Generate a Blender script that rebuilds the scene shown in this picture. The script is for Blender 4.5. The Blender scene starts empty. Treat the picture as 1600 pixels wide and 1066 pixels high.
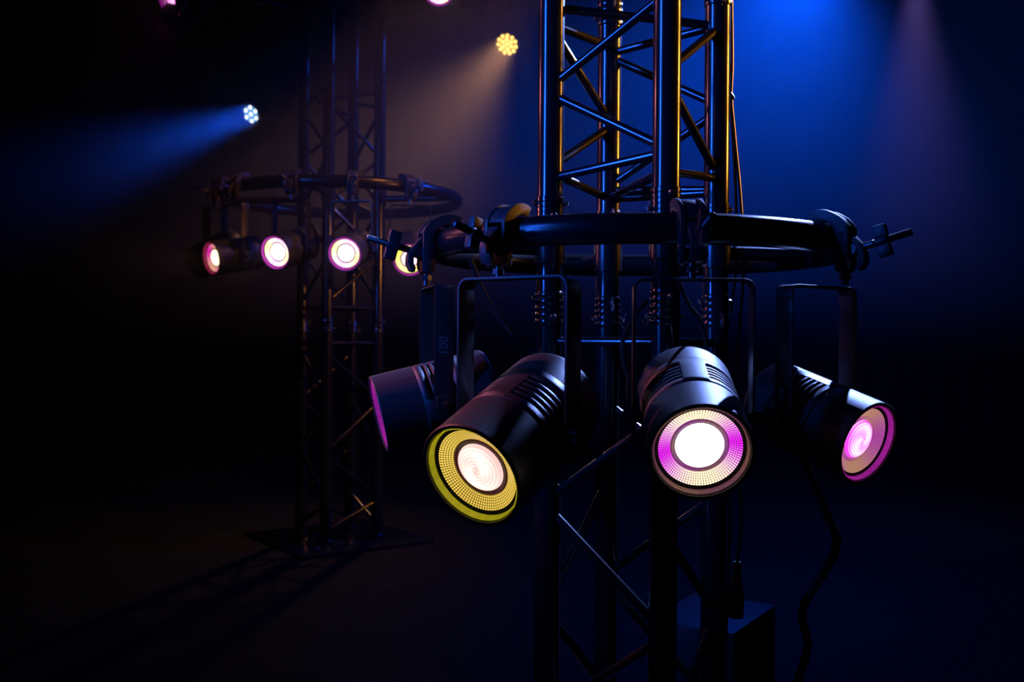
import bpy, bmesh, math, random
from mathutils import Vector, Matrix, Euler
PI = math.pi
R = math.radians
SC = bpy.context.scene
C = SC.collection
random.seed(7)

# ------------------------------------------------------------------ camera
H = 0.86                      # camera height above the floor
F = 1556.0                    # focal length in pixels of the 1600 px wide frame (35 mm)
ROLL = 0.0078
cd = bpy.data.cameras.new('camera')
cam = bpy.data.objects.new('camera', cd)
C.objects.link(cam)
cd.sensor_width = 36.0
cd.lens = F / 1600.0 * 36.0
cd.clip_start = 0.02
cd.clip_end = 60
cd.dof.use_dof = True
cd.dof.focus_distance = 1.6
cd.dof.aperture_fstop = 6.0
cr, sr = math.cos(ROLL), math.sin(ROLL)
cam.matrix_world = Matrix(((cr, -sr, 0, 0), (0, 0, -1, 0), (sr, cr, 0, H), (0, 0, 0, 1)))
SC.camera = cam


def ray(px, py):
    """direction (per metre of depth along +Y) seen at a point of the photograph"""
    x, z = (px - 800) / F, (533 - py) / F
    return Vector((x * cr - z * sr, 1.0, x * sr + z * cr))


def at(px, py, d):
    return ray(px, py) * d + Vector((0, 0, H))


# ------------------------------------------------------------------ view, world
SC.view_settings.view_transform = 'Standard'
SC.view_settings.look = 'None'
SC.view_settings.exposure = 0.0
SC.view_settings.gamma = 1.0
SC.view_settings.use_curve_mapping = False
SC.cycles.use_denoising = True
SC.cycles.max_bounces = 5
SC.cycles.diffuse_bounces = 2
SC.cycles.glossy_bounces = 3
SC.cycles.volume_bounces = 0
SC.cycles.transparent_max_bounces = 6
SC.cycles.caustics_reflective = False
SC.cycles.caustics_refractive = False
SC.cycles.sample_clamp_indirect = 3.0
w = bpy.data.worlds.new('dark_room')
SC.world = w
w.use_nodes = True
w.node_tree.nodes['Background'].inputs[0].default_value = (0.6, 0.4, 0.55, 1)
w.node_tree.nodes['Background'].inputs[1].default_value = 0.004


# ------------------------------------------------------------------ room lights and added spots
def aim(o, target):
    o.rotation_euler = (Vector(target) - o.location).to_track_quat('-Z', 'Y').to_euler()


def spot(name, loc, target, power, col, angle, blend=0.5, radius=0.05):
    l = bpy.data.lights.new(name, 'SPOT')
    l.energy, l.color = power, col
    l.spot_size, l.spot_blend, l.shadow_soft_size = R(angle), blend, radius
    o = bpy.data.objects.new(name, l)
    C.objects.link(o)
    o.location = loc
    aim(o, target)
    return o


TX, TY, TTH = 0.237, 1.94, R(33)          # near tower
UX, UY, UTH = -0.743, 4.30, R(53)         # far tower
RZ, RR = H + 0.178, 0.384                 # near ring
UZ, UR = H + 0.606, 0.50                  # far ring
VZ = H + 1.56                             # ring high on the far tower

# blue wash hanging above the frame behind the near tower: fills the haze
spot('blue_wash', at(1275, -105, 4.4), at(1060, 460, 4.5), 215, (0.002, 0.085, 1.0), 122, 1.0, 0.10)
# cold white-violet spot above the frame to the right: lights the lamp housings from above
spot('violet_wash', at(1430, -110, 3.55), (0.32, 1.55, H + 0.02), 1000, (0.22, 0.34, 1.0), 33, 0.4, 0.03)
# violet spot above the frame, its soft beam falling straight down at the back
spot('violet_back', at(1432, -45, 4.9), at(1432, 900, 4.9), 52, (0.40, 0.24, 1.0), 40, 1.0, 0.06)
# unseen spots outside the frame, some stacked for long stripes: blue from the left on the camera's side, amber from the right, rose from the left
for z in (0.4, 0.75, 1.1, 1.45, 1.8):
    spot('blue_side', (-2.3, 0.35, H + z), (-0.1, 2.6, H + 0.45), 85, (0.015, 0.13, 1.0), 46, 0.6, 0.13)
for z in (0.75, 1.05, 1.35, 1.65):
    spot('amber_side', (2.3, 2.35, H + z), (0.2, 1.97, H + z * 0.5 + 0.22), 75, (1.0, 0.37, 0.04), 25, 0.35, 0.10)
spot('amber_far', (0.75, 2.9, H + 2.3), (-0.85, 3.95, H + 0.36), 85, (1.0, 0.34, 0.05), 20, 0.5, 0.06)  # added amber spot, tints the far lamp housings orange
spot('amber_low', (2.0, 2.3, H + 0.62), (-0.70, 4.2, H - 0.02), 75, (1.0, 0.34, 0.05), 27, 0.5, 0.06)  # added amber spot, draws orange lines on the far tower's braces
spot('blue_low', (-2.3, 0.35, H + 0.35), (0.5, 1.7, H + 0.14), 55, (0.012, 0.12, 1.0), 13, 0.5, 0.06)  # added blue spot, brightens the clamp over the magenta lamp
spot('rose_side', (-1.75, 2.25, H + 1.15), (-0.13, 1.65, H - 0.14), 150, (1.0, 0.24, 0.36), 17, 0.5, 0.05)
for z in (0.5, 1.0, 1.5):
    spot('rose_high', (-1.9, 2.75, H + z), (0.2, 1.93, H + 0.5), 11, (1.0, 0.25, 0.32), 26, 0.5, 0.08)  # added rose spots, tint the chords' left edges pink


# ------------------------------------------------------------------ materials
def mat(name, col, rough=0.5, metal=0.0, spec=0.5, bump=None, coat=0.0, var=0.0):
    m = bpy.data.materials.new(name)
    m.use_nodes = True
    nt = m.node_tree
    b = nt.nodes['Principled BSDF']
    b.inputs['Base Color'].default_value = (*col, 1)
    b.inputs['Roughness'].default_value = rough
    b.inputs['Metallic'].default_value = metal
    b.inputs['Specular IOR Level'].default_value = spec
    b.inputs['Coat Weight'].default_value = coat
    tc = nt.nodes.new('ShaderNodeTexCoord')
    if bump:
        n = nt.nodes.new('ShaderNodeTexNoise')
        n.inputs['Scale'].default_value = bump[0]
        n.inputs['Detail'].default_value = 3
        nt.links.new(tc.outputs['Object'], n.inputs['Vector'])
        bp = nt.nodes.new('ShaderNodeBump')
        bp.inputs['Strength'].default_value = bump[1]
        bp.inputs['Distance'].default_value = bump[2]
        nt.links.new(n.outputs['Fac'], bp.inputs['Height'])
        nt.links.new(bp.outputs['Normal'], b.inputs['Normal'])
    if var:
        n = nt.nodes.new('ShaderNodeTexNoise')
        n.inputs['Scale'].default_value = 9.0
        n.inputs['Detail'].default_value = 5
        nt.links.new(tc.outputs['Object'], n.inputs['Vector'])
        mr = nt.nodes.new('ShaderNodeMapRange')
        mr.inputs['To Min'].default_value = max(0.02, rough - var)
        mr.inputs['To Max'].default_value = rough + var
        nt.links.new(n.outputs['Fac'], mr.inputs['Value'])
        nt.links.new(mr.outputs['Result'], b.inputs['Roughness'])
    return m


M = {}
M['truss'] = mat('black_gloss_paint', (0.012, 0.012, 0.014), 0.17, 0.0, 0.8, None, 0.0, 0.03)
M['ring'] = mat('black_tube_paint', (0.012, 0.012, 0.014), 0.26, 0.0, 0.5, None, 0.0, 0.05)
M['housing'] = mat('textured_black_powder_coat', (0.032, 0.032, 0.036), 0.47, 0.0, 0.5, (900, 0.45, 0.0008))
M['inside'] = mat('matt_black_inside', (0.006, 0.006, 0.006), 0.8)
M['yoke'] = mat('black_yoke_paint', (0.02, 0.02, 0.023), 0.38, 0.0, 0.5, (700, 0.15, 0.0004))
M['clamp'] = mat('black_anodised_metal', (0.045, 0.045, 0.05), 0.42, 0.0, 0.5, (300, 0.1, 0.0003))
M['bolt'] = mat('zinc_bolt', (0.35, 0.35, 0.37), 0.3, 1.0)
M['steel'] = mat('bright_steel_wire', (0.6, 0.6, 0.62), 0.2, 1.0)
M['rubber'] = mat('black_rubber', (0.03, 0.03, 0.03), 0.3)
M['knob'] = mat('black_plastic', (0.02, 0.02, 0.02), 0.35)
M['print'] = mat('grey_print', (0.16, 0.16, 0.18), 0.6)
M['floor'] = mat('dark_stage_floor', (0.004, 0.0036, 0.0036), 0.7, 0, 0.12, (60, 0.2, 0.002), 0, 0.1)
M['wall'] = mat('black_wall_paint', (0.005, 0.005, 0.005), 0.85)
M['cloth'] = mat('black_curtain_cloth', (0.004, 0.004, 0.005), 0.9, 0, 0.2)


def N(nt, kind, **kw):
    n = nt.nodes.new(kind)
    for k, v in kw.items():
        setattr(n, k, v)
    return n


def math_node(nt, op, a, b=None):
    n = N(nt, 'ShaderNodeMath', operation=op)
    for i, v in enumerate((a, b)):
        if v is None:
            continue
        if isinstance(v, (int, float)):
            n.inputs[i].default_value = v
        else:
            nt.links.new(v, n.inputs[i])
    return n.outputs[0]


def polar(nt):
    tc = N(nt, 'ShaderNodeTexCoord')
    sp = N(nt, 'ShaderNodeSeparateXYZ')
    nt.links.new(tc.outputs['Object'], sp.inputs[0])
    x, z = sp.outputs['X'], sp.outputs['Z']
    r = math_node(nt, 'SQRT', math_node(nt, 'ADD', math_node(nt, 'MULTIPLY', x, x), math_node(nt, 'MULTIPLY', z, z)))
    a = math_node(nt, 'ARCTAN2', x, z)
    return tc, r, a


def glow(name, kind, c1, c2, s, turn=0.0, floor_=0.12):
    """what a lit lamp front gives off: 'reflector' facets, 'lens' rings, 'ring' plain glow"""
    m = bpy.data.materials.new(name)
    m.use_nodes = True
    nt = m.node_tree
    b = nt.nodes['Principled BSDF']
    b.inputs['Base Color'].default_value = (0.01, 0.01, 0.01, 1)
    b.inputs['Roughness'].default_value = 0.25
    b.inputs['Specular IOR Level'].default_value = 0.12
    tc, r, a = polar(nt)
    mix = N(nt, 'ShaderNodeMix', data_type='RGBA')
    mix.inputs['A'].default_value = (*c1, 1)
    mix.inputs['B'].default_value = (*c2, 1)
    if kind == 'reflector':
        fa = math_node(nt, 'POWER', math_node(nt, 'ABSOLUTE', math_node(nt, 'SINE', math_node(nt, 'MULTIPLY', a, 46.0))), 1.3)
        fr = math_node(nt, 'POWER', math_node(nt, 'ABSOLUTE', math_node(nt, 'SINE', math_node(nt, 'MULTIPLY', r, PI * 6 / 0.0193))), 0.8)
        v = math_node(nt, 'MULTIPLY', fa, fr)
        st = math_node(nt, 'MULTIPLY', math_node(nt, 'ADD', v, floor_), s)
        sw = math_node(nt, 'SINE', math_node(nt, 'ADD', math_node(nt, 'MULTIPLY', a, 2.0), turn))
        fac = math_node(nt, 'MULTIPLY', math_node(nt, 'ADD', sw, 1.0), 0.5)
    elif kind == 'lens':
        rg = math_node(nt, 'SINE', math_node(nt, 'MULTIPLY', r, 1300.0))
        tw = math_node(nt, 'SINE', math_node(nt, 'ADD', math_node(nt, 'MULTIPLY', a, 2.0), math_node(nt, 'ADD', math_node(nt, 'MULTIPLY', r, 160.0), turn)))
        fac = math_node(nt, 'ADD', math_node(nt, 'MULTIPLY', rg, 0.22), math_node(nt, 'ADD', math_node(nt, 'MULTIPLY', tw, 0.22), 0.45))
        edge = N(nt, 'ShaderNodeMapRange', clamp=True)
        nt.links.new(r, edge.inputs['Value'])
        edge.inputs['From Min'].default_value = 0.028
        edge.inputs['From Max'].default_value = 0.0372
        edge.inputs['To Max'].default_value = 0.55
        fac = math_node(nt, 'ADD', fac, edge.outputs[0])
        core = math_node(nt, 'GREATER_THAN', r, 0.0065)
        st = math_node(nt, 'MULTIPLY', math_node(nt, 'ADD', math_node(nt, 'MULTIPLY', core, 0.25), 0.75), s)
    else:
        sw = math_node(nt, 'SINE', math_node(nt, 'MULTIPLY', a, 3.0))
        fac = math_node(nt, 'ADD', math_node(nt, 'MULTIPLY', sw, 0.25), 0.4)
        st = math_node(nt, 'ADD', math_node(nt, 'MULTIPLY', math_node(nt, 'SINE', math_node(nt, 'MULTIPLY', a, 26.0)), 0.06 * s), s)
    nt.links.new(fac, mix.inputs['Factor'])
    nt.links.new(mix.outputs['Result'], b.inputs['Emission Color'])
    if isinstance(st, (int, float)):
        b.inputs['Emission Strength'].default_value = st
    else:
        nt.links.new(st, b.inputs['Emission Strength'])
    m.cycles.emission_sampling = 'NONE'
    return m


# ------------------------------------------------------------------ mesh helpers
class MB:
    def __init__(self):
        self.v, self.f = [], []

    def add(self, vs, fs):
        o = len(self.v)
        self.v += [tuple(p) for p in vs]
        self.f += [tuple(i + o for i in f) for f in fs]
        return self

    def box(self, c, s, m=None):
        vs = [Vector(((i & 1) - .5, ((i >> 1) & 1) - .5, (i >> 2) - .5)) for i in range(8)]
        vs = [Vector((p.x * s[0], p.y * s[1], p.z * s[2])) for p in vs]
        if m:
            vs = [m @ p for p in vs]
        vs = [p + Vector(c) for p in vs]
        return self.add(vs, [(0, 2, 3, 1), (4, 5, 7, 6), (0, 1, 5, 4), (2, 6, 7, 3), (0, 4, 6, 2), (1, 3, 7, 5)])

    def tube(self, pts, r, n=12, closed=False, cap=True):
        pts = [Vector(p) for p in pts]
        m = len(pts)
        rs = r if isinstance(r, (list, tuple)) else [r] * m
        t0 = (pts[1] - pts[0]).normalized()
        u = t0.orthogonal().normalized()
        rings = []
        for i in range(m):
            if closed:
                t = (pts[(i + 1) % m] - pts[i - 1]).normalized()
            else:
                t = (pts[min(i + 1, m - 1)] - pts[max(i - 1, 0)])
                t = t.normalized() if t.length > 1e-9 else t0
            u = (u - t * u.dot(t)).normalized()
            v = t.cross(u)
            rings.append([pts[i] + (u * math.cos(2 * PI * k / n) + v * math.sin(2 * PI * k / n)) * rs[i] for k in range(n)])
        vs = [p for g in rings for p in g]
        fs = []
        for i in range(m if closed else m - 1):
            j = (i + 1) % m
            for k in range(n):
                l = (k + 1) % n
                fs.append((i * n + k, i * n + l, j * n + l, j * n + k))
        if cap and not closed:
            fs.append(tuple(range(n - 1, -1, -1)))
            fs.append(tuple((m - 1) * n + k for k in range(n)))
        return self.add(vs, fs)

    def lathe(self, prof, n=64, axis='Z', c=(0, 0, 0), close=False):
        """prof: (radius, height) points; axis 'Z', or 'Y' (height along -Y)"""
        vs, fs = [], []
        for (r, h) in prof:
            for k in range(n):
                a = 2 * PI * k / n
                if axis == 'Z':
                    p = (r * math.cos(a), r * math.sin(a), h)
                else:
                    p = (r * math.sin(a), -h, r * math.cos(a))
                vs.append(Vector(p) + Vector(c))
        m = len(prof)
        for i in range(m if close else m - 1):
            j = (i + 1) % m
            for k in range(n):
                l = (k + 1) % n
                fs.append((i * n + k, i * n + l, j * n + l, j * n + k))
        return self.add(vs, fs)

    def prism(self, poly, t, fn):
        """poly in 2D, thickness t, fn(u, v, w) -> point"""
        n = len(poly)
        vs = [fn(u, v, -t / 2) for u, v in poly] + [fn(u, v, t / 2) for u, v in poly]
        fs = [tuple(range(n - 1, -1, -1)), tuple(range(n, 2 * n))]
        for i in range(n):
            j = (i + 1) % n
            fs.append((i, j, j + n, i + n))
        return self.add(vs, fs)

    def mesh(self, name, m, smooth=30, bevel=0.0):
        me = bpy.data.meshes.new(name)
        me.from_pydata(self.v, [], self.f)
        bm = bmesh.new()
        bm.from_mesh(me)
        bmesh.ops.remove_doubles(bm, verts=bm.verts, dist=1e-6)
        bmesh.ops.recalc_face_normals(bm, faces=bm.faces)
        if bevel:
            es = [e for e in bm.edges if len(e.link_faces) == 2 and e.calc_face_angle(0) > R(40)]
            bmesh.ops.bevel(bm, geom=es, offset=bevel, segments=2, affect='EDGES', profile=0.6, clamp_overlap=True)
        for f in bm.faces:
            f.smooth = True
        for e in bm.edges:
            if len(e.link_faces) == 2 and e.calc_face_angle(0) > R(smooth):
                e.smooth = False
        bm.to_mesh(me)
        bm.free()
        me.materials.append(m)
        return me

    def obj(self, name, m, parent=None, **k):
        return link(name, self.mesh(name, m, **k), parent)


def link(name, data, parent=None, mtx=None):
    o = bpy.data.objects.new(name, data)
    C.objects.link(o)
    if parent:
        o.parent = parent
    if mtx is not None:
        o.matrix_local = mtx
    return o


def thing(name, label, cat, loc=(0, 0, 0), rz=0.0, group=None):
    o = bpy.data.objects.new(name, None)
    C.objects.link(o)
    o.empty_display_size = 0.05
    o.location = loc
    o.rotation_euler = (0, 0, rz)
    return tag(o, label, cat, group)


def tag(o, label, cat, group=None, kind=None):
    o['label'] = label
    o['category'] = cat
    if group:
        o['group'] = group
    if kind:
        o['kind'] = kind
    return o


def struct(o):
    o['kind'] = 'structure'
    return o


def arc(cx, cy, r, a0, a1, n):
    return [(cx + r * math.cos(R(a0 + (a1 - a0) * i / n)), cy + r * math.sin(R(a0 + (a1 - a0) * i / n))) for i in range(n + 1)]


# ------------------------------------------------------------------ the room
struct(MB().box((0, 2.5, -0.05), (14, 13, 0.1)).obj('floor', M['floor']))
struct(MB().box((0, 9.05, 2.5), (14, 0.1, 5)).obj('wall_back', M['wall']))
struct(MB().box((-7.05, 2.5, 2.5), (0.1, 13, 5)).obj('wall_left', M['wall']))
struct(MB().box((7.05, 2.5, 2.5), (0.1, 13, 5)).obj('wall_right', M['wall']))
struct(MB().box((0, 2.5, 5.05), (14, 13, 0.1)).obj('ceiling', M['wall']))

cm = MB()
vs, fs = [], []
n = 700
for i in range(n + 1):
    x = -6.6 + 13.2 * i / n
    ph = x * 2 * PI / 0.24
    y = 8.75 + 0.05 * math.sin(ph + 0.7 * math.sin(x * 3.1)) + 0.02 * math.sin(x * 7.3)
    vs += [(x, y, 0.03), (x, y, 4.6)]
for i in range(n):
    fs.append((2 * i, 2 * i + 2, 2 * i + 3, 2 * i + 1))
cm.add(vs, fs)
cu = cm.obj('stage_curtain', M['cloth'])
so = cu.modifiers.new('cloth_thickness', 'SOLIDIFY')
so.thickness = 0.004
tag(cu, 'black pleated stage curtain hanging across the back wall', 'curtain')

hz = bpy.data.materials.new('thin_stage_haze')
hz.use_nodes = True
nt = hz.node_tree
nt.nodes.remove(nt.nodes['Principled BSDF'])
vsn = N(nt, 'ShaderNodeVolumeScatter')
hz_tc = N(nt, 'ShaderNodeTexCoord')
hz_sep = N(nt, 'ShaderNodeSeparateXYZ')
hz_map = N(nt, 'ShaderNodeMapRange', interpolation_type='SMOOTHSTEP')
nt.links.new(hz_tc.outputs['Object'], hz_sep.inputs[0])
nt.links.new(hz_sep.outputs['Z'], hz_map.inputs['Value'])
# density falls towards the floor so the beams and blue glow fade out
hz_map.inputs['From Min'].default_value = 0.75
hz_map.inputs['From Max'].default_value = 2.3
hz_map.inputs['To Min'].default_value = 0.004
hz_map.inputs['To Max'].default_value = 0.30
hz_side = N(nt, 'ShaderNodeMapRange', interpolation_type='SMOOTHSTEP')
nt.links.new(hz_sep.outputs['X'], hz_side.inputs['Value'])
# and is thinned at the left so the blue beam fades there
hz_side.inputs['From Min'].default_value = -2.95
hz_side.inputs['From Max'].default_value = -1.2
hz_side.inputs['To Min'].default_value = 0.03
hz_side.inputs['To Max'].default_value = 1.0
hz_mul = N(nt, 'ShaderNodeMath', operation='MULTIPLY')
nt.links.new(hz_map.outputs['Result'], hz_mul.inputs[0])
nt.links.new(hz_side.outputs['Result'], hz_mul.inputs[1])
nt.links.new(hz_mul.outputs[0], vsn.inputs['Density'])
vsn.inputs['Anisotropy'].default_value = 0.15
nt.links.new(vsn.outputs[0], nt.nodes['Material Output'].inputs['Volume'])
hb = MB().box((0, 6.0, 2.3), (12.6, 5.2, 4.4)).obj('haze', hz)
tag(hb, 'thin stage haze glowing blue behind the front truss tower', 'haze', None, 'stuff')


# ------------------------------------------------------------------ truss towers
def corners(X, Y, th, s=0.24):
    c, sn = math.cos(th), math.sin(th)
    out = {}
    for i, (x, y) in {1: (.5, -.5), 2: (-.5, -.5), 3: (-.5, .5), 4: (.5, .5)}.items():
        x, y = x * s, y * s
        out[i] = Vector((X + x * c + y * sn, Y - x * sn + y * c, 0))
    return out


def brace_bm(a, b, r=0.0085):
    d = (b - a).normalized()
    return MB().tube([a + d * 0.018, b - d * 0.018], r, 14)


def coupler(root, p, z0, z1, out):
    """ribbed sleeve over the joint of two chords, its pins and spring clips"""
    r0 = 0.0252
    prof = [(0.024, z0 - 0.002)]
    k = 5
    for i in range(k):
        a = z0 + (z1 - z0) * i / k
        b = z0 + (z1 - z0) * (i + 1) / k
        g = (b - a) * 0.14
        prof += [(r0, a + 0.0002), (r0 + 0.0016, a + g), (r0 + 0.0016, b - g), (r0, b - 0.0002)]
    prof.append((0.024, z1 + 0.002))
    s = MB().lathe(prof, 28, 'Z', (p.x, p.y, 0)).obj('coupler', M['truss'], root, smooth=50)
    side = Vector((-out.y, out.x, 0))
    for i, zz in enumerate((z0 + (z1 - z0) * 0.25, z0 + (z1 - z0) * 0.78)):
        d = out if i else side
        q = Vector((p.x, p.y, zz))
        pb = MB().tube([q + d * 0.024, q + d * 0.031, q + d * 0.034, q + d * 0.0345], [0.006, 0.006, 0.0045, 0.002], 14)
        pb.obj('pin', M['bolt'], s)
        MB().tube([q - d * 0.024, q - d * 0.033], 0.0045, 12).obj('pin_end', M['bolt'], s)
        w_ = [q - d * 0.031 + Vector((0, 0, 0.014)), q - d * 0.031 - Vector((0, 0, 0.010)), q - d * 0.033 - Vector((0, 0, 0.016)),
              q - d * 0.039 - Vector((0, 0, 0.018)), q - d * 0.043 - Vector((0, 0, 0.012)), q - d * 0.036 - Vector((0, 0, 0.002)), q - d * 0.041 + Vector((0, 0, 0.012))]
        MB().tube(w_, 0.0009, 8).obj('spring_clip', M['steel'], s)


def tower(X, Y, th, label, z_top, lists, extras, joints):
    root = thing('truss_tower', label, 'truss tower', (X, Y, 0))
    inv = Vector((X, Y, 0))
    P = {k: v - inv for k, v in corners(X, Y, th).items()}
    up = lambda i, z: P[i] + Vector((0, 0, z + H))
    cuts = [0.012] + [H + (a + b) / 2 for a, b in joints] + [z_top]
    for i in P:
        for a, b in zip(cuts[:-1], cuts[1:]):
            MB().tube([P[i] + Vector((0, 0, a)), P[i] + Vector((0, 0, b))], 0.025, 40).obj('chord', M['truss'], root)
        for a, b in joints:
            coupler(root, P[i], H + a, H + b, P[i].normalized())
    for ls in lists:
        for (i, za), (j, zb) in zip(ls[:-1], ls[1:]):
            e = 0.008 if zb > za else -0.008
            if abs(zb - za) < 0.03:
                e = 0
            brace_bm(up(i, za + e), up(j, zb - e)).obj('brace', M['truss'], root)
    for i, za, j, zb in extras:
        brace_bm(up(i, za), up(j, zb)).obj('brace', M['truss'], root)
    b = MB().box((0, 0, 0.006), (0.6, 0.6, 0.012), Matrix.Rotation(-th, 3, 'Z')).obj('base_plate', M['truss'], root, bevel=0.002)
    for i in P:
        MB().lathe([(0.0, 0.03), (0.03, 0.03), (0.034, 0.026), (0.034, 0.0125), (0.0, 0.0125)], 24, 'Z', P[i] * 1.0).obj('base_collar', M['truss'], root)
    return root, P


near, NP = tower(TX, TY, TTH, 'tall black truss tower in front, carrying the lowest lamp ring', H + 1.9,
    [[(2, .312), (1, .338), (2, .48), (1, .63)],
     [(3, .303), (2, .324), (3, .4615), (2, .607), (3, .624)],
     [(1, .3055), (4, .326), (1, .4766), (4, .631)],
     [(4, .303), (3, .32), (4, .4646), (3, .61), (4, .628)],
     [(1, -.12), (2, -.31), (1, -.52), (2, -.72), (1, -.82)],
     [(2, -.1), (3, -.29), (2, -.51), (3, -.74)],
     [(4, -.1), (1, -.33), (4, -.54), (1, -.76)],
     [(3, -.12), (4, -.30), (3, -.5), (4, -.72)],
     [(1, .78), (2, .93), (1, 1.08), (2, 1.23), (1, 1.38)],
     [(4, .78), (3, .93), (4, 1.08), (3, 1.23), (4, 1.38)]],
    [(3, .302, 4, .298), (3, .303, 1, .3055), (2, .638, 4, .628), (2, 0, 3, 0), (1, 0, 2, 0), (3, 0, 4, 0), (4, 0, 1, 0)],
    [(0.03, 0.095), (0.225, 0.275), (0.665, 0.73)])
zz = [[-.05, -.26, -.47, -.68, -.80], [.15, .36, .57, .78, .99, 1.07]]
ls = []
for q in zz:
    for (i, j) in ((2, 1), (3, 2), (4, 3), (1, 4)):
        ls.append([((i, j)[k % 2], z) for k, z in enumerate(q)])
far, FP = tower(UX, UY, UTH, 'black truss tower standing farther back, with a ring halfway up', H + 2.3, ls,
    [(i, z, j, z) for i, j in ((1, 2), (2, 3), (3, 4), (4, 1)) for z in (0.135, -0.014)], [(0.03, 0.09), (1.09, 1.15)])


# ------------------------------------------------------------------ rings
def ring(X, Y, Z, rad, P, label):
    root = thing('lamp_ring', label, 'lamp ring', (X, Y, Z))
    n = 128
    # two bent halves meeting in plain joints, four arms to the tower's chords
    for k in range(2):
        a0 = PI * k + 0.3
        pts = [(rad * math.sin(a0 + PI * i / 64), -rad * math.cos(a0 + PI * i / 64), 0) for i in range(65)]
        MB().tube(pts, 0.025, 40).obj('ring_tube', M['ring'], root)
    for i in P:
        d = Vector((P[i].x, P[i].y, 0))
        u = d.normalized()
        a = MB().tube([u * (d.length + 0.022), u * (rad - 0.022)], 0.014, 20)
        ao = a.obj('support_arm', M['ring'], root)
        MB().tube([d + Vector((0, 0, -0.03)), d + Vector((0, 0, 0.03))], 0.0295, 28).obj('arm_collar', M['ring'], ao)
    return root


ring(TX, TY, RZ, RR, NP, 'black tube ring around the front truss tower, above four lit lamps')
ring(UX, UY, UZ, UR, FP, 'black tube ring around the rear truss tower, halfway up its height')
ring(UX, UY, VZ, UR, FP, 'black tube ring high on the rear truss tower at the top edge')


# ------------------------------------------------------------------ ring clamps
def clamp_meshes():
    # profile in (u = outward, v = up), millimetres, around the tube's centre
    pr = []
    pr += arc(0, 0, 47, 118, 62, 10)
    pr += [(36, 33), (46, 22), (50, 13), (50, -48), (44, -58), (36, -61), (29, -56), (27, -44)]
    pr += [(27, -12)] + arc(0, 0, 28, -20, 118, 18)[2:]
    plate = []
    mm = 0.001
    for s in (-1, 1):
        b = MB().prism([(u * mm, v * mm) for u, v in pr], 0.007, lambda u, v, t, s=s: Vector((t + s * 0.0175, -u, v)))
        for (u, v) in ((37, 4), (40, -44)):
            b.lathe([(0.0, 0.0), (0.0046, 0.0), (0.0046, 0.003), (0.0026, 0.003), (0.0026, 0.0014), (0, 0.0014)], 14, 'Z')
            k = 6 * 14
            for q in range(len(b.v) - k, len(b.v)):
                x, y, z = b.v[q]
                b.v[q] = (s * (0.0208 + z), -u * mm + x, v * mm + y)
        plate.append(b.mesh('side_plate', M['clamp'], bevel=0.0012))
    web = []
    for (u, v) in arc(0, 0, 45, 112, 60, 10):
        web.append((u, v))
    web += [(34, 32), (44, 21), (47, 13)]
    inn = [(43, 11), (33, 24)] + arc(0, 0, 31, 60, 112, 10)
    wb = MB().prism([(u * mm, v * mm) for u, v in web + inn], 0.028, lambda u, v, t: Vector((t, -u, v)))
    block = MB().box((0, -0.038, -0.045), (0.028, 0.018, 0.022)).mesh('spacer_block', M['clamp'], bevel=0.001)
    web = wb.mesh('web', M['clamp'], bevel=0.001)
    jaw = arc(62, -28, 30, 150, 80, 8)
    pj = [(50, 6), (57, -2), (68, -14), (74, -28), (75, -42), (69, -55), (62, -57), (60, -50), (64, -42), (64, -32), (58, -20), (50, -12), (46, -4)]
    jaw = MB().prism([(u * mm, v * mm) for u, v in pj], 0.022, lambda u, v, t: Vector((t, -u, v))).mesh('swing_jaw', M['clamp'], bevel=0.0015)
    # threaded eye bolt pointing outwards and slightly up
    d = Vector((0, -math.cos(R(14)), math.sin(R(14))))
    p0 = Vector((0, -0.052, -0.022))
    L = 0.098
    pts, rs = [], []
    nthr = 80
    for i in range(nthr + 1):
        pts.append(p0 + d * (L * i / nthr))
        rs.append(0.0062 if (i % 2 or i < 30) else 0.0052)
    bolt = MB().tube(pts, rs, 14)
    bolt.tube([p0 + Vector((-0.013, 0, 0)), p0 + Vector((0.013, 0, 0))], 0.009, 16)
    bolt = bolt.mesh('eye_bolt', M['bolt_dark'], smooth=60)
    # wing nut: hub with two square lobes
    q = p0 + d * 0.048
    up = Vector((0, math.sin(R(14)), math.cos(R(14))))
    wn = MB().tube([q - d * 0.009, q + d * 0.012], [0.0105, 0.0095], 20)
    rot = Matrix((Vector((1, 0, 0)), d, up)).transposed()
    for s in (-1, 1):
        wn.box(q + up * s * 0.0165 + d * 0.002, (0.013, 0.021, 0.019), rot)
    wing = wn.mesh('wing_nut', M['clamp'], bevel=0.0015)
    # bolt down to the yoke
    st = MB().tube([(0, -0.038, -0.05), (0, -0.038, -0.080)], 0.006, 16)
    st.lathe([(0.0, -0.062), (0.010, -0.062), (0.010, -0.0705), (0.0, -0.0705)], 6, 'Z', (0, -0.038, 0))
    stud = st.mesh('hanging_bolt', M['bolt_dark'])
    return plate, web, jaw, bolt, wing, stud, block


M['bolt_dark'] = mat('dark_bolt', (0.12, 0.12, 0.13), 0.3, 0.8)
CL = clamp_meshes()


def clamp(X, Y, Z, rad, az, label, group):
    """hooks over the ring tube at azimuth az (0 towards the camera, positive to the right)"""
    o = thing('ring_clamp', label, 'clamp', (X + rad * math.sin(az), Y - rad * math.cos(az), Z), az, group)
    plate, web, jaw, bolt, wing, stud, block = CL
    for p in plate:
        link('side_plate', p, o)
    link('web', web, o)
    link('spacer_block', block, o)
    link('swing_jaw', jaw, o)
    b = link('eye_bolt', bolt, o)
    link('wing_nut', wing, b)
    link('hanging_bolt', stud, o)
    return o


# ------------------------------------------------------------------ lamps
RB = 0.081                                # housing radius
YF = 0.125                                # pivot to front lip
YB = 0.125                                # pivot to back


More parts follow.
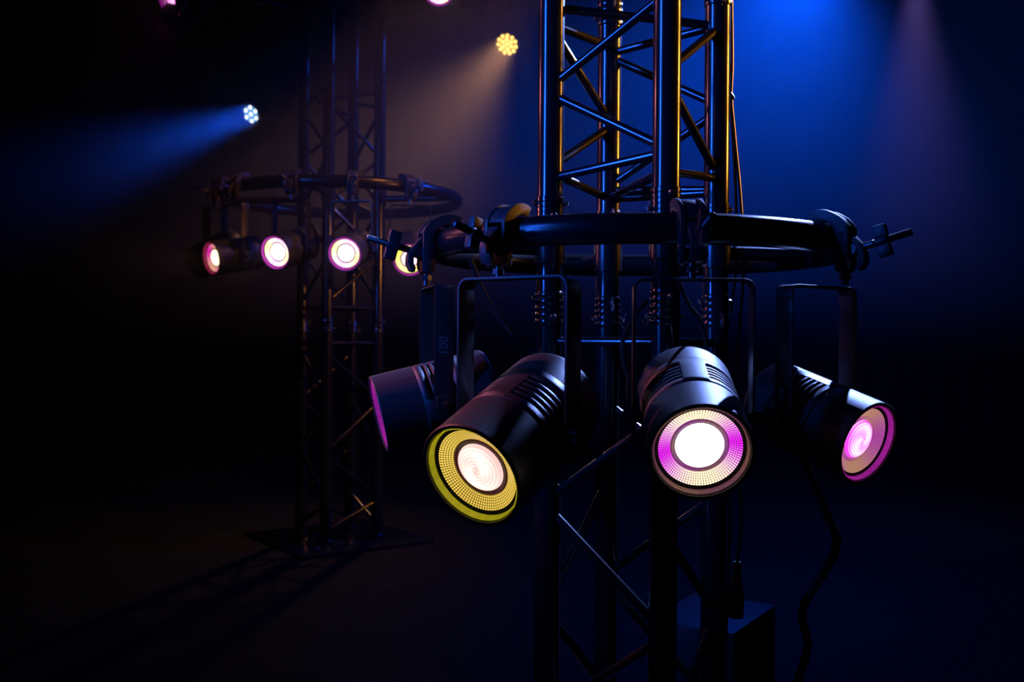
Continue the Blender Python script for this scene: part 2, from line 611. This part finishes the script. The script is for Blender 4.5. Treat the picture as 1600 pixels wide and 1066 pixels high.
def housing_meshes():
    out = {}
    # heights h are measured along the beam from the pivot (beam along -Y)
    s1, s2 = YF - 0.088, YF - 0.185       # the two seams
    fr = [(RB - 0.0075, YF - 0.018), (RB - 0.0065, YF - 0.001), (RB - 0.005, YF), (RB - 0.0015, YF), (RB, YF - 0.002),
          (RB, s1 + 0.0009), (RB - 0.0012, s1 + 0.0003), (RB - 0.0022, s1 + 0.0003), (RB - 0.004, s1 + 0.004), (RB - 0.0075, YF - 0.03)]
    out['front_barrel'] = MB().lathe(fr, 128, 'Y', close=True).mesh('front_barrel', M['housing'], smooth=35)
    # vent band with five slots on each side of the top, cut through
    cols = 240
    wv = 0.0029
    mids = [s1 - 0.021 - 0.0122 * k for k in range(5)]
    rng = [(14, 84), (-84, -14), (110, 170), (-170, -110)]

    def half(th):
        deg = (math.degrees(th) + 180) % 360 - 180
        for a, b in rng:
            if a <= deg <= b:
                dd = min(deg - a, b - deg) * PI / 180 * RB
                return (wv * math.sqrt(max(0.0, 1 - max(0, 1 - dd / wv) ** 2)), True)
        return (0.0, False)
    b = MB()
    rows = 2 + 2 * len(mids)
    vs, fs = [], []
    hw = []
    for c in range(cols):
        th = 2 * PI * c / cols
        h2, ins = half(th)
        hw.append((h2, ins))
        hs = [s1 - 0.0003]
        for m_ in mids:
            hs += [m_ + max(h2, 0.0001), m_ - max(h2, 0.0001)]
        hs.append(s2 + 0.0003)
        for h in hs:
            vs.append((RB * math.sin(th), -h, RB * math.cos(th)))
    for c in range(cols):
        c2 = (c + 1) % cols
        for r_ in range(rows - 1):
            if r_ % 2 == 1 and hw[c][1] and hw[c2][1]:
                continue
            fs.append((c * rows + r_, c2 * rows + r_, c2 * rows + r_ + 1, c * rows + r_ + 1))
    b.add(vs, fs)
    out['vent_band'] = b.mesh('vent_band', M['housing'], smooth=40)
    # rear cap: slightly domed shell with a cable gland
    bk = [(0.0, -YB - 0.004), (0.03, -YB - 0.0035), (RB - 0.02, -YB), (RB - 0.008, -YB + 0.003), (RB - 0.002, -YB + 0.010), (RB, -YB + 0.018),
          (RB, s2 - 0.0009), (RB - 0.0012, s2 - 0.0003), (RB - 0.0022, s2 - 0.0003)]
    rb = MB().lathe(bk, 128, 'Y')
    out['rear_cap'] = rb.mesh('rear_cap', M['housing'], smooth=35)
    out['inner_core'] = MB().lathe([(0.0, s1 + 0.002), (RB - 0.005, s1 + 0.002), (RB - 0.007, s1 - 0.01), (RB - 0.007, s2 + 0.01), (RB - 0.005, s2 - 0.002), (0, s2 - 0.002)], 64, 'Y').mesh('inner_core', M['inside'])
    # optics: bezel wall glowing in place of its lens reflections, faceted reflector, collar, lens
    out['bezel_reflection'] = MB().lathe([(RB - 0.0085, YF - 0.004), (RB - 0.0095, YF - 0.0035), (RB - 0.0115, YF - 0.0145), (RB - 0.0085, YF - 0.0145)], 96, 'Y', close=True)
    out['retaining_ring'] = MB().lathe([(RB - 0.0078, YF - 0.014), (RB - 0.0125, YF - 0.014), (RB - 0.0175, YF - 0.0165), (RB - 0.0175, YF - 0.019), (RB - 0.0078, YF - 0.019)], 96, 'Y', close=True).mesh('retaining_ring', M['inside'])
    rf = [(RB - 0.0173, YF - 0.0162), (0.060, YF - 0.0175), (0.055, YF - 0.0205), (0.048, YF - 0.0242), (0.0445, YF - 0.0262)]
    out['reflector'] = MB().lathe(rf, 192, 'Y')
    out['collar'] = MB().lathe([(0.0447, YF - 0.0262), (0.0425, YF - 0.0255), (0.0395, YF - 0.0285), (0.0360, YF - 0.0290)], 96, 'Y')
    lens = [(0.0372, YF - 0.0265)]
    for i in range(1, 13):
        t = i / 12 * PI / 2
        lens.append((0.0372 * math.cos(t), YF - 0.0265 + 0.012 * math.sin(t)))
    out['lens'] = MB().lathe(lens, 96, 'Y')
    # pivot: boss, washer and star knob on each side (built along +X)
    k = MB()
    pts = []
    nn = 40
    pk = []
    for i in range(nn):
        a = 2 * PI * i / nn
        r = 0.0165 + 0.0022 * math.cos(5 * a)
        pk.append((r * math.cos(a), r * math.sin(a)))
    k.prism(pk, 0.014, lambda u, v, t: Vector((RB + 0.024 + t, u, v)))
    k.tube([(RB - 0.004, 0, 0), (RB + 0.018, 0, 0)], 0.0095, 20)
    out['knob'] = k.mesh('knob', M['knob'], bevel=0.0012)
    kb = MB().tube([(RB + 0.030, 0, 0), (RB + 0.034, 0, 0)], 0.0055, 6)
    out['knob_screw'] = kb.mesh('knob_screw', M['bolt'])
    lv = MB().prism([(-0.006, -0.004), (0.03, -0.006), (0.058, -0.009), (0.066, -0.006), (0.068, 0.0), (0.062, 0.006), (0.05, 0.008), (0.02, 0.006), (-0.006, 0.005)], 0.006,
                    lambda u, v, t: Vector((-(RB + 0.022 + t), v * 1.0, u)))
    lv.tube([(-(RB + 0.034), 0, 0), (-(RB - 0.004), 0, 0)], 0.0095, 20)
    out['lever'] = lv.mesh('locking_lever', M['knob'], bevel=0.0015)
    return out


HM = housing_meshes()


def yoke_mesh(drop):
    """bent flat bar: up from the pivots, across under the clamp"""
    hw_, rc, t, wd = RB + 0.014, 0.016, 0.004, 0.040
    path = [(-hw_, -0.035)]
    path += [(-hw_, drop - rc)]
    path += [(-hw_ + rc - rc * math.cos(R(a)), drop - rc + rc * math.sin(R(a))) for a in range(15, 91, 15)]
    path += [(hw_ - rc + rc * math.sin(R(a)), drop - rc + rc * math.cos(R(a))) for a in range(0, 91, 15)]
    path += [(hw_, -0.035)]
    vs, fs = [], []
    m = len(path)
    for i, (x, z) in enumerate(path):
        a = Vector(path[max(0, i - 1)])
        b = Vector(path[min(m - 1, i + 1)])
        d = (b - a).normalized()
        nrm = Vector((-d.y, d.x))
        wd_i = wd
        for s, q in ((1, -1), (1, 1), (-1, 1), (-1, -1)):
            vs.append((x + nrm.x * s * t / 2, q * wd_i / 2, z + nrm.y * s * t / 2))
    for i in range(m - 1):
        for k in range(4):
            l = (k + 1) % 4
            fs.append((4 * i + k, 4 * i + l, 4 * i + 4 + l, 4 * i + 4 + k))
    fs += [(3, 2, 1, 0), tuple(4 * (m - 1) + k for k in range(4))]
    b = MB().add(vs, fs)
    return b.mesh('yoke', M['yoke'], bevel=0.0009, smooth=35)


def lamp(lens_px, axis, C_, rad, ring_z, label, group, mats, near_=False, clabel=None, cgroup=None, offset=0.038, light=None, depth=None, scale=1.0, clamp_az=None):
    """a lamp whose lens shows at lens_px, facing axis = (yaw, pitch down), hung from the ring so that its pivot stands just outside the tube"""
    yaw, pit = R(axis[0]), R(axis[1])
    ax = Vector((math.sin(yaw) * math.cos(pit), -math.cos(yaw) * math.cos(pit), -math.sin(pit)))
    rr = ray(*lens_px)
    best = None
    if depth is None:
        for i in range(2000):
            d = max(0.6, C_[1] - rad - 0.35) + i * 0.0007
            p = rr * d - ax * (YF - 0.02) * scale
            q = Vector((p.x - C_[0], p.y - C_[1]))
            e = abs(q.length - rad - offset)
            if q.y > 0.12:
                break
            if best is None or e < best[0] - 1e-9:
                best = (e, d)
        depth = best[1]
    piv = rr * depth + Vector((0, 0, H)) - ax * (YF - 0.02) * scale
    az = math.atan2(piv.x - C_[0], -(piv.y - C_[1]))
    top = ring_z - 0.080
    off = math.hypot(piv.x - C_[0], piv.y - C_[1]) - rad
    print('LAMP', label[:30], 'depth %.3f' % depth, 'pivot', [round(v, 3) for v in piv], 'az %.1f' % math.degrees(az), 'off %.3f' % off, 'drop %.3f' % (top - piv.z))
    root = thing('stage_lamp', label, 'stage lamp', piv, yaw, group)
    tilt = Matrix.Rotation(pit, 4, 'X')
    drop = (top - piv.z) / scale
    root.scale = (scale,) * 3
    fb = link('front_barrel', HM['front_barrel'], root, tilt)
    vb = link('vent_band', HM['vent_band'], root, tilt)
    sl = vb.modifiers.new('wall', 'SOLIDIFY')
    sl.thickness = 0.0022
    sl.offset = -1
    link('inner_core', HM['inner_core'], vb)
    link('rear_cap', HM['rear_cap'], root, tilt)
    ra = link('retaining_ring', HM['retaining_ring'], root, tilt)
    for nm, mt in zip(('bezel_reflection', 'reflector', 'collar', 'lens'), mats):
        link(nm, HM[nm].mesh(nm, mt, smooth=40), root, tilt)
    yo = link('yoke', yoke_mesh(drop), root)
    kn = link('knob', HM['knob'], root)
    link('knob_screw', HM['knob_screw'], kn)
    link('locking_lever', HM['lever'], root)
    if near_:
        for s in (-1, 1):
            f = bpy.data.curves.new('print', 'FONT')
            f.body = '100'
            f.size = 0.026
            f.extrude = 0.0002
            f.align_x = 'LEFT'
            f.align_y = 'CENTER'
            f.materials.append(M['print'])
            fo = bpy.data.objects.new('print', f)
            me = bpy.data.meshes.new_from_object(fo)
            bpy.data.objects.remove(fo)
            p = link('marking', me, yo)
            # reads upwards on the outer face of the yoke's arm
            X_ = Vector((0, 0, 1))
            Z_ = Vector((s, 0, 0))
            Y_ = Z_.cross(X_)
            mt = Matrix((X_, Y_, Z_)).transposed().to_4x4()
            mt.translation = Vector((s * (RB + 0.014 + 0.0024), 0, drop * 0.40))
            p.matrix_local = mt
    if light:
        l = bpy.data.lights.new('lamp_light', 'SPOT')
        l.energy, l.color, l.spot_size, l.spot_blend, l.shadow_soft_size = light[0], light[1], R(light[2]), 0.8, 0.03
        lo = link('lamp_light', l, root, tilt @ Matrix.Translation((0, -YF - 0.01, 0)) @ Matrix.Rotation(PI / 2, 4, 'X') @ Matrix.Rotation(PI, 4, 'Y'))
        lo.matrix_local = tilt @ Matrix.Translation((0, -YF - 0.01, 0)) @ Matrix.Rotation(-PI / 2, 4, 'X')
    clamp(C_[0], C_[1], ring_z, rad, az if clamp_az is None else R(clamp_az), clabel, cgroup)
    return root, piv


def optics(bezel, refl, lens, collar=None):
    a = glow('bezel_reflection_glow', 'ring', *bezel)  # emission stands in for lens light reflected by the bezel wall
    b = glow('reflector_glow', 'reflector', *refl)
    c = glow('collar_glow', 'ring', *(collar or bezel))
    d = glow('lens_glow', 'lens', *lens)
    return a, b, c, d


NC, FC = (TX, TY), (UX, UY)
GN, GF = 'lit lamps on the front ring', 'lit lamps on the rear ring'
KN, KF = 'clamps on the front ring', 'clamps on the rear ring'
gold, yel, mag, wht, pnk = (1.0, 0.62, 0.10), (0.8, 0.62, 0.02), (0.9, 0.03, 0.75), (1.0, 0.92, 0.8), (1.0, 0.35, 0.45)

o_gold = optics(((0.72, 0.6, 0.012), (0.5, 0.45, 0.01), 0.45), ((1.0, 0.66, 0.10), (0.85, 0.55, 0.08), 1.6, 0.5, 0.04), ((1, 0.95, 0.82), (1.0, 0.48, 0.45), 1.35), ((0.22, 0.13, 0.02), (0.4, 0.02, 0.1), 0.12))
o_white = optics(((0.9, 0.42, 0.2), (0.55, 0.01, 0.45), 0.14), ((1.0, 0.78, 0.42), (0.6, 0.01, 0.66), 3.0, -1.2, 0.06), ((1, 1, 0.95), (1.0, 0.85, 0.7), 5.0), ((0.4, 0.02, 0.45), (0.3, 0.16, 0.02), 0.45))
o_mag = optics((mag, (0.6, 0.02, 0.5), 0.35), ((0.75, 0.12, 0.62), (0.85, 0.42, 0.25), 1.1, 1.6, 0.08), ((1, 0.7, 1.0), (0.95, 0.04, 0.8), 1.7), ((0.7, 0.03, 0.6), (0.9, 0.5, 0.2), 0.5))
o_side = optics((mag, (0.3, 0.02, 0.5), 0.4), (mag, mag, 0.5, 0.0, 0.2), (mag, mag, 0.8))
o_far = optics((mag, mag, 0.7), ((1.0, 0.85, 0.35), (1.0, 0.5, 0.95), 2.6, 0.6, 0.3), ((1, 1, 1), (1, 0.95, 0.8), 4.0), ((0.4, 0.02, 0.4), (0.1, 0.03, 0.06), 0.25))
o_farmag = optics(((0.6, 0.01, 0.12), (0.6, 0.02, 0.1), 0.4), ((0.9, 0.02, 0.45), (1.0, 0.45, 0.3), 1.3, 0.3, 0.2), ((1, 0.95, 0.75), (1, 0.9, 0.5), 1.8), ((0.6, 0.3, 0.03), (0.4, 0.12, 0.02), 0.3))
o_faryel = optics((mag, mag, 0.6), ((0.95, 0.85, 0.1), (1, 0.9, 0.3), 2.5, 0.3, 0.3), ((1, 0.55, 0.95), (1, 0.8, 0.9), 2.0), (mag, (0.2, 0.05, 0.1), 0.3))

lamp((605, 644), (-76, 14), NC, RR, RZ, 'black stage lamp turned sideways, violet lens edge, beside the gold lamp', GN, o_side, True,
     'black clamp whose threaded bolt points at the rear ring, above the sideways lamp', KN, depth=1.83, scale=0.88, clamp_az=-68)
lamp((747, 734), (-34, 24), NC, RR, RZ, 'large black stage lamp with gold reflector and pale pink lens', GN, o_gold, True,
     'black clamp with pale-edged wing nut, above the gold stage lamp', KN, depth=1.47, scale=1.06, clamp_az=-38)
lamp((1094, 699), (-3, 21), NC, RR, RZ, 'black stage lamp glowing white with a magenta and gold ring', GN, o_white, True,
     'black clamp in front of the truss, above the white glowing lamp', KN, depth=1.47, scale=0.97, clamp_az=5)
lamp((1345, 688), (35, 17), NC, RR, RZ, 'black stage lamp with magenta lens, turned away from the truss', GN, o_mag, True,
     'black clamp seen in profile on the ring, above the magenta lamp', KN, depth=1.66, scale=0.9, clamp_az=49)
fl = (1.6, (1.0, 0.45, 0.35), 55)
lamp((308, 410), (-100, 25), FC, UR, UZ, 'small far lamp seen edge-on, thin violet rim, outermost on rear ring', GF, o_side, False,
     'far clamp above the edge-on lamp at the end of the rear ring', KF, scale=0.83)
lamp((335, 403), (-45, 10), FC, UR, UZ, 'far lamp turned aside with crimson rim and cream lens', GF, o_farmag, False,
     'far clamp above the lamp with the crimson rim', KF, light=fl, scale=0.83)
lamp((433, 394), (-24, 15), FC, UR, UZ, 'far lamp glowing white, beside the crimson-rimmed lamp', GF, o_far, False,
     'far clamp on the rear ring, above the white lamp next to the crimson one', KF, light=fl, scale=0.83)
lamp((540, 396), (-8, 14), FC, UR, UZ, 'far lamp glowing white, directly below the rear truss tower', GF, o_far, False,
     'far clamp on the rear ring, in front of the rear truss chords', KF, light=fl, scale=0.83)
lamp((640, 405), (5, 20), FC, UR, UZ, 'far lamp with yellow ring, half hidden behind a threaded clamp bolt', GF, o_faryel, False,
     'far clamp above the half-hidden yellow-ringed lamp', KF, light=fl, scale=0.83)
GU = 'lamps on the high rear ring'
KU = 'clamps on the high rear ring'
lamp((269, 4), (-40, 30), FC, UR, VZ, 'magenta lamp cut by the top edge, near the top left corner', GU, o_mag, False,
     'clamp of the magenta lamp above the frame', KU, scale=0.83)
lamp((268, 36), (-95, 40), FC, UR, VZ, 'unlit-looking edge-on lamp below the magenta lamp, thin violet streak', GU, o_side, False,
     'clamp of the edge-on lamp high at the left', KU, scale=0.83)
lamp((686, -16), (2, 15), FC, UR, VZ, 'white lamp barely entering the frame at the top, near the amber spotlight', GU, o_far, False,
     'clamp of the white lamp above the frame', KU, scale=0.83)
lamp((757, 4), (104, 35), FC, UR, VZ, 'dark edge-on lamp with orange-lit edge above the amber spotlight', GU, o_side, False,
     'clamp of the dark edge-on lamp near the amber spotlight', KU, scale=0.83)


# ------------------------------------------------------------------ LED spotlights far behind
def par_can(px, D, alpha, imgdir, rad, label, c1, c2, s, rows, beam, tailz):
    p = at(px[0], px[1], D)
    tc_ = (Vector((0, 0, H)) - p).normalized()
    ex = tc_.cross(Vector((0, 0, 1))).normalized() * -1
    if ex.x < 0:
        ex = -ex
    ey = tc_.cross(ex)
    if ey.z > 0:
        ey = -ey                                            # image down
    im = (ex * imgdir[0] + ey * imgdir[1]).normalized()
    ax = (tc_ * math.cos(R(alpha)) + im * math.sin(R(alpha))).normalized()
    yaw = math.atan2(ax.x, -ax.y)
    pit = -math.asin(ax.z)
    L = 0.2
    root = thing('spotlight', label, 'spotlight', p - ax * L * 0.5, yaw)
    tilt = Matrix.Rotation(pit, 4, 'X')
    MB_ = MB().lathe([(0.0, -L * .5), (rad * .6, -L * .5), (rad * 1.0, -L * .35), (rad * 1.08, -L * .2), (rad * 1.1, L * .5), (rad * 1.02, L * .5), (rad * 1.0, L * .46), (0, L * .44)], 48, 'Y')
    link('can', MB_.mesh('can', M['housing']), root, tilt)
    fm = glow('front_glow', 'ring', c2, c2, s * 0.22)
    link('front_plate', MB().lathe([(0, L * .455), (rad * 1.0, L * .455), (rad * 1.0, L * .45)], 48, 'Y').mesh('front_plate', fm), root, tilt)
    em = glow('led_glow', 'ring', c1, c1, s)
    for (k, rr_) in rows:
        for i in range(k):
            a = 2 * PI * i / k + 0.3 * rr_
            b = MB().lathe([(rad * .16, L * .455), (rad * .13, L * .48), (rad * .09, L * .495), (0, L * .5)], 16, 'Y', (rr_ * rad * math.sin(a), 0, rr_ * rad * math.cos(a)))
            link('led_lens', b.mesh('led_lens', em), root, tilt)
    hw_ = rad * 1.2
    ytop = 0.24
    b = MB()
    for x in (-hw_, hw_):
        b.box((x, 0, ytop / 2 - 0.015), (0.005, 0.035, ytop + 0.03))
    b.box((0, 0, ytop), (hw_ * 2 + 0.005, 0.035, 0.005))
    link('bracket', b.mesh('bracket', M['yoke']), root)
    hp = MB().tube([(0, 0, ytop), (0, 0, tailz - (p - ax * L * 0.5).z)], 0.017, 16)
    link('hanging_pole', hp.mesh('hanging_pole', M['truss']), root)
    al = bpy.data.lights.new('beam', 'AREA')
    al.shape = 'DISK'
    al.size = rad * 2
    al.energy, al.color, al.spread = beam[0], beam[1], R(beam[2])
    link('beam', al, root, tilt @ Matrix.Translation((0, -L * .5 - 0.012, 0)) @ Matrix.Rotation(-PI / 2, 4, 'X'))
    return p - ax * L * 0.5


PIPE = H + 2.62
q1 = par_can((792, 70), 7.6, 28, (-0.6, 0.78), 0.087, 'amber multi-cell spotlight with a hazy beam, left of the front truss',
             (1.0, 0.55, 0.11), (1.0, 0.27, 0.01), 8.0, [(1, 0.0), (6, 0.42), (11, 0.8)], (1.9, (1.0, 0.46, 0.22), 36), PIPE)
q2 = par_can((391, 179), 7.6, 42, (-0.93, 0.37), 0.085, 'blue-white spotlight sending a blue beam down to the left',
             (0.8, 0.9, 1.0), (0.25, 0.6, 1.0), 6.0, [(1, 0.0), (6, 0.62)], (6, (0.006, 0.09, 1.0), 25), PIPE)
for q, nm in ((q1, 'amber'), (q2, 'blue-white')):
    ang = 0
    pp = MB().tube([(q.x - 0.7, q.y, PIPE + 0.024), (q.x + 0.7, q.y, PIPE + 0.024)], 0.024, 24)
    rp = pp.obj('rigging_pipe', M['truss'])
    tag(rp, 'dark rigging pipe above the %s spotlight' % nm, 'pipe', 'rigging pipes at the back')


# ------------------------------------------------------------------ cables
def cable(pts, r, label, cat='cable', m='rubber', group=None, n=10):
    pts = [Vector(p) for p in pts]
    out = []
    for i in range(len(pts) - 1):
        p0, p1, p2, p3 = pts[max(i - 1, 0)], pts[i], pts[i + 1], pts[min(i + 2, len(pts) - 1)]
        for k in range(n):
            t = k / n
            out.append(0.5 * ((2 * p1) + (p2 - p0) * t + (2 * p0 - 5 * p1 + 4 * p2 - p3) * t * t + (3 * p1 - p0 - 3 * p2 + p3) * t ** 3))
    out.append(pts[-1])
    o = MB().tube(out, r, 10).obj('cable', M[m])
    tag(o, label, cat, group)
    return o


d4 = 2.02
cable([at(1135, -150, d4), at(1136, 0, d4), at(1139, 100, d4), at(1141, 150, d4), at(1144, 200, d4), at(1149, 290, d4), at(1150, 420, d4), at(1128, 600, d4 + .03), at(1140, 800, d4), at(1130, 1100, d4)], 0.0032,
      'thin cable beside the truss chord, the inner one of the pair', 'cable', 'rubber', 'cables tied to the front tower')
ct = cable([at(1141, -150, d4 - .01), at(1143, 0, d4 - .01), at(1144, 100, d4), at(1142.5, 150, d4 - .006), at(1148, 215, d4), at(1157, 310, d4), at(1162, 420, d4), at(1150, 600, d4), at(1158, 800, d4), at(1152, 880, d4)], 0.0032,
           'thin cable beside the truss chord, the outer one of the pair', 'cable', 'rubber', 'cables tied to the front tower')
tie = MB().tube([at(1140, 146, d4 - .012), at(1144, 150, d4 - .014), at(1146, 154, d4 - .008)], 0.004, 8).obj('cable_tie', M['knob'])
tag(tie, 'small black tie holding the two cables together', 'cable tie')
pl = MB().tube([at(1152, 878, d4), at(1151, 915, d4), at(1150, 930, d4), at(1150, 965, d4)], [0.008, 0.012, 0.017, 0.015], 18).obj('cable_plug', M['knob'])
tag(pl, 'black cable plug hanging low beside the front tower', 'plug')
cable([at(735, 405, 1.75), at(762, 468, 1.78), at(800, 520, 1.80), at(832, 548, 1.83), at(845, 620, 1.86)], 0.0045, 'black cable slanting from the ring down behind the gold lamp', 'cable')
cable([at(1060, 440, 1.66), at(1075, 475, 1.68), at(1095, 505, 1.70), at(1105, 560, 1.72), at(1090, 640, 1.72)], 0.004, 'black cable curving down behind the white glowing lamp', 'cable')
cable([at(1010, 470, 1.72), at(985, 505, 1.70), at(972, 545, 1.66), at(985, 600, 1.66)], 0.004, 'black cable running down beside the white lamp yoke', 'cable')
cable([at(1210, 620, 1.75), at(1290, 800, 1.95), at(1305, 860, 2.0), at(1255, 950, 2.1), at(1262, 1010, 2.1), at(1245, 1080, 2.1), at(1262, 1150, 2.1)], 0.009,
      'thick black cable hanging in loops below the magenta lamp', 'cable')
bx = MB().box((0, 0, 0.1), (0.22, 0.3, 0.2), Matrix.Rotation(-TTH, 3, 'Z')).obj('equipment_case', M['housing'], None, bevel=0.01)
bx.location = (0.50, 2.45, 0)
tag(bx, 'black equipment case on the floor behind the front tower', 'case')
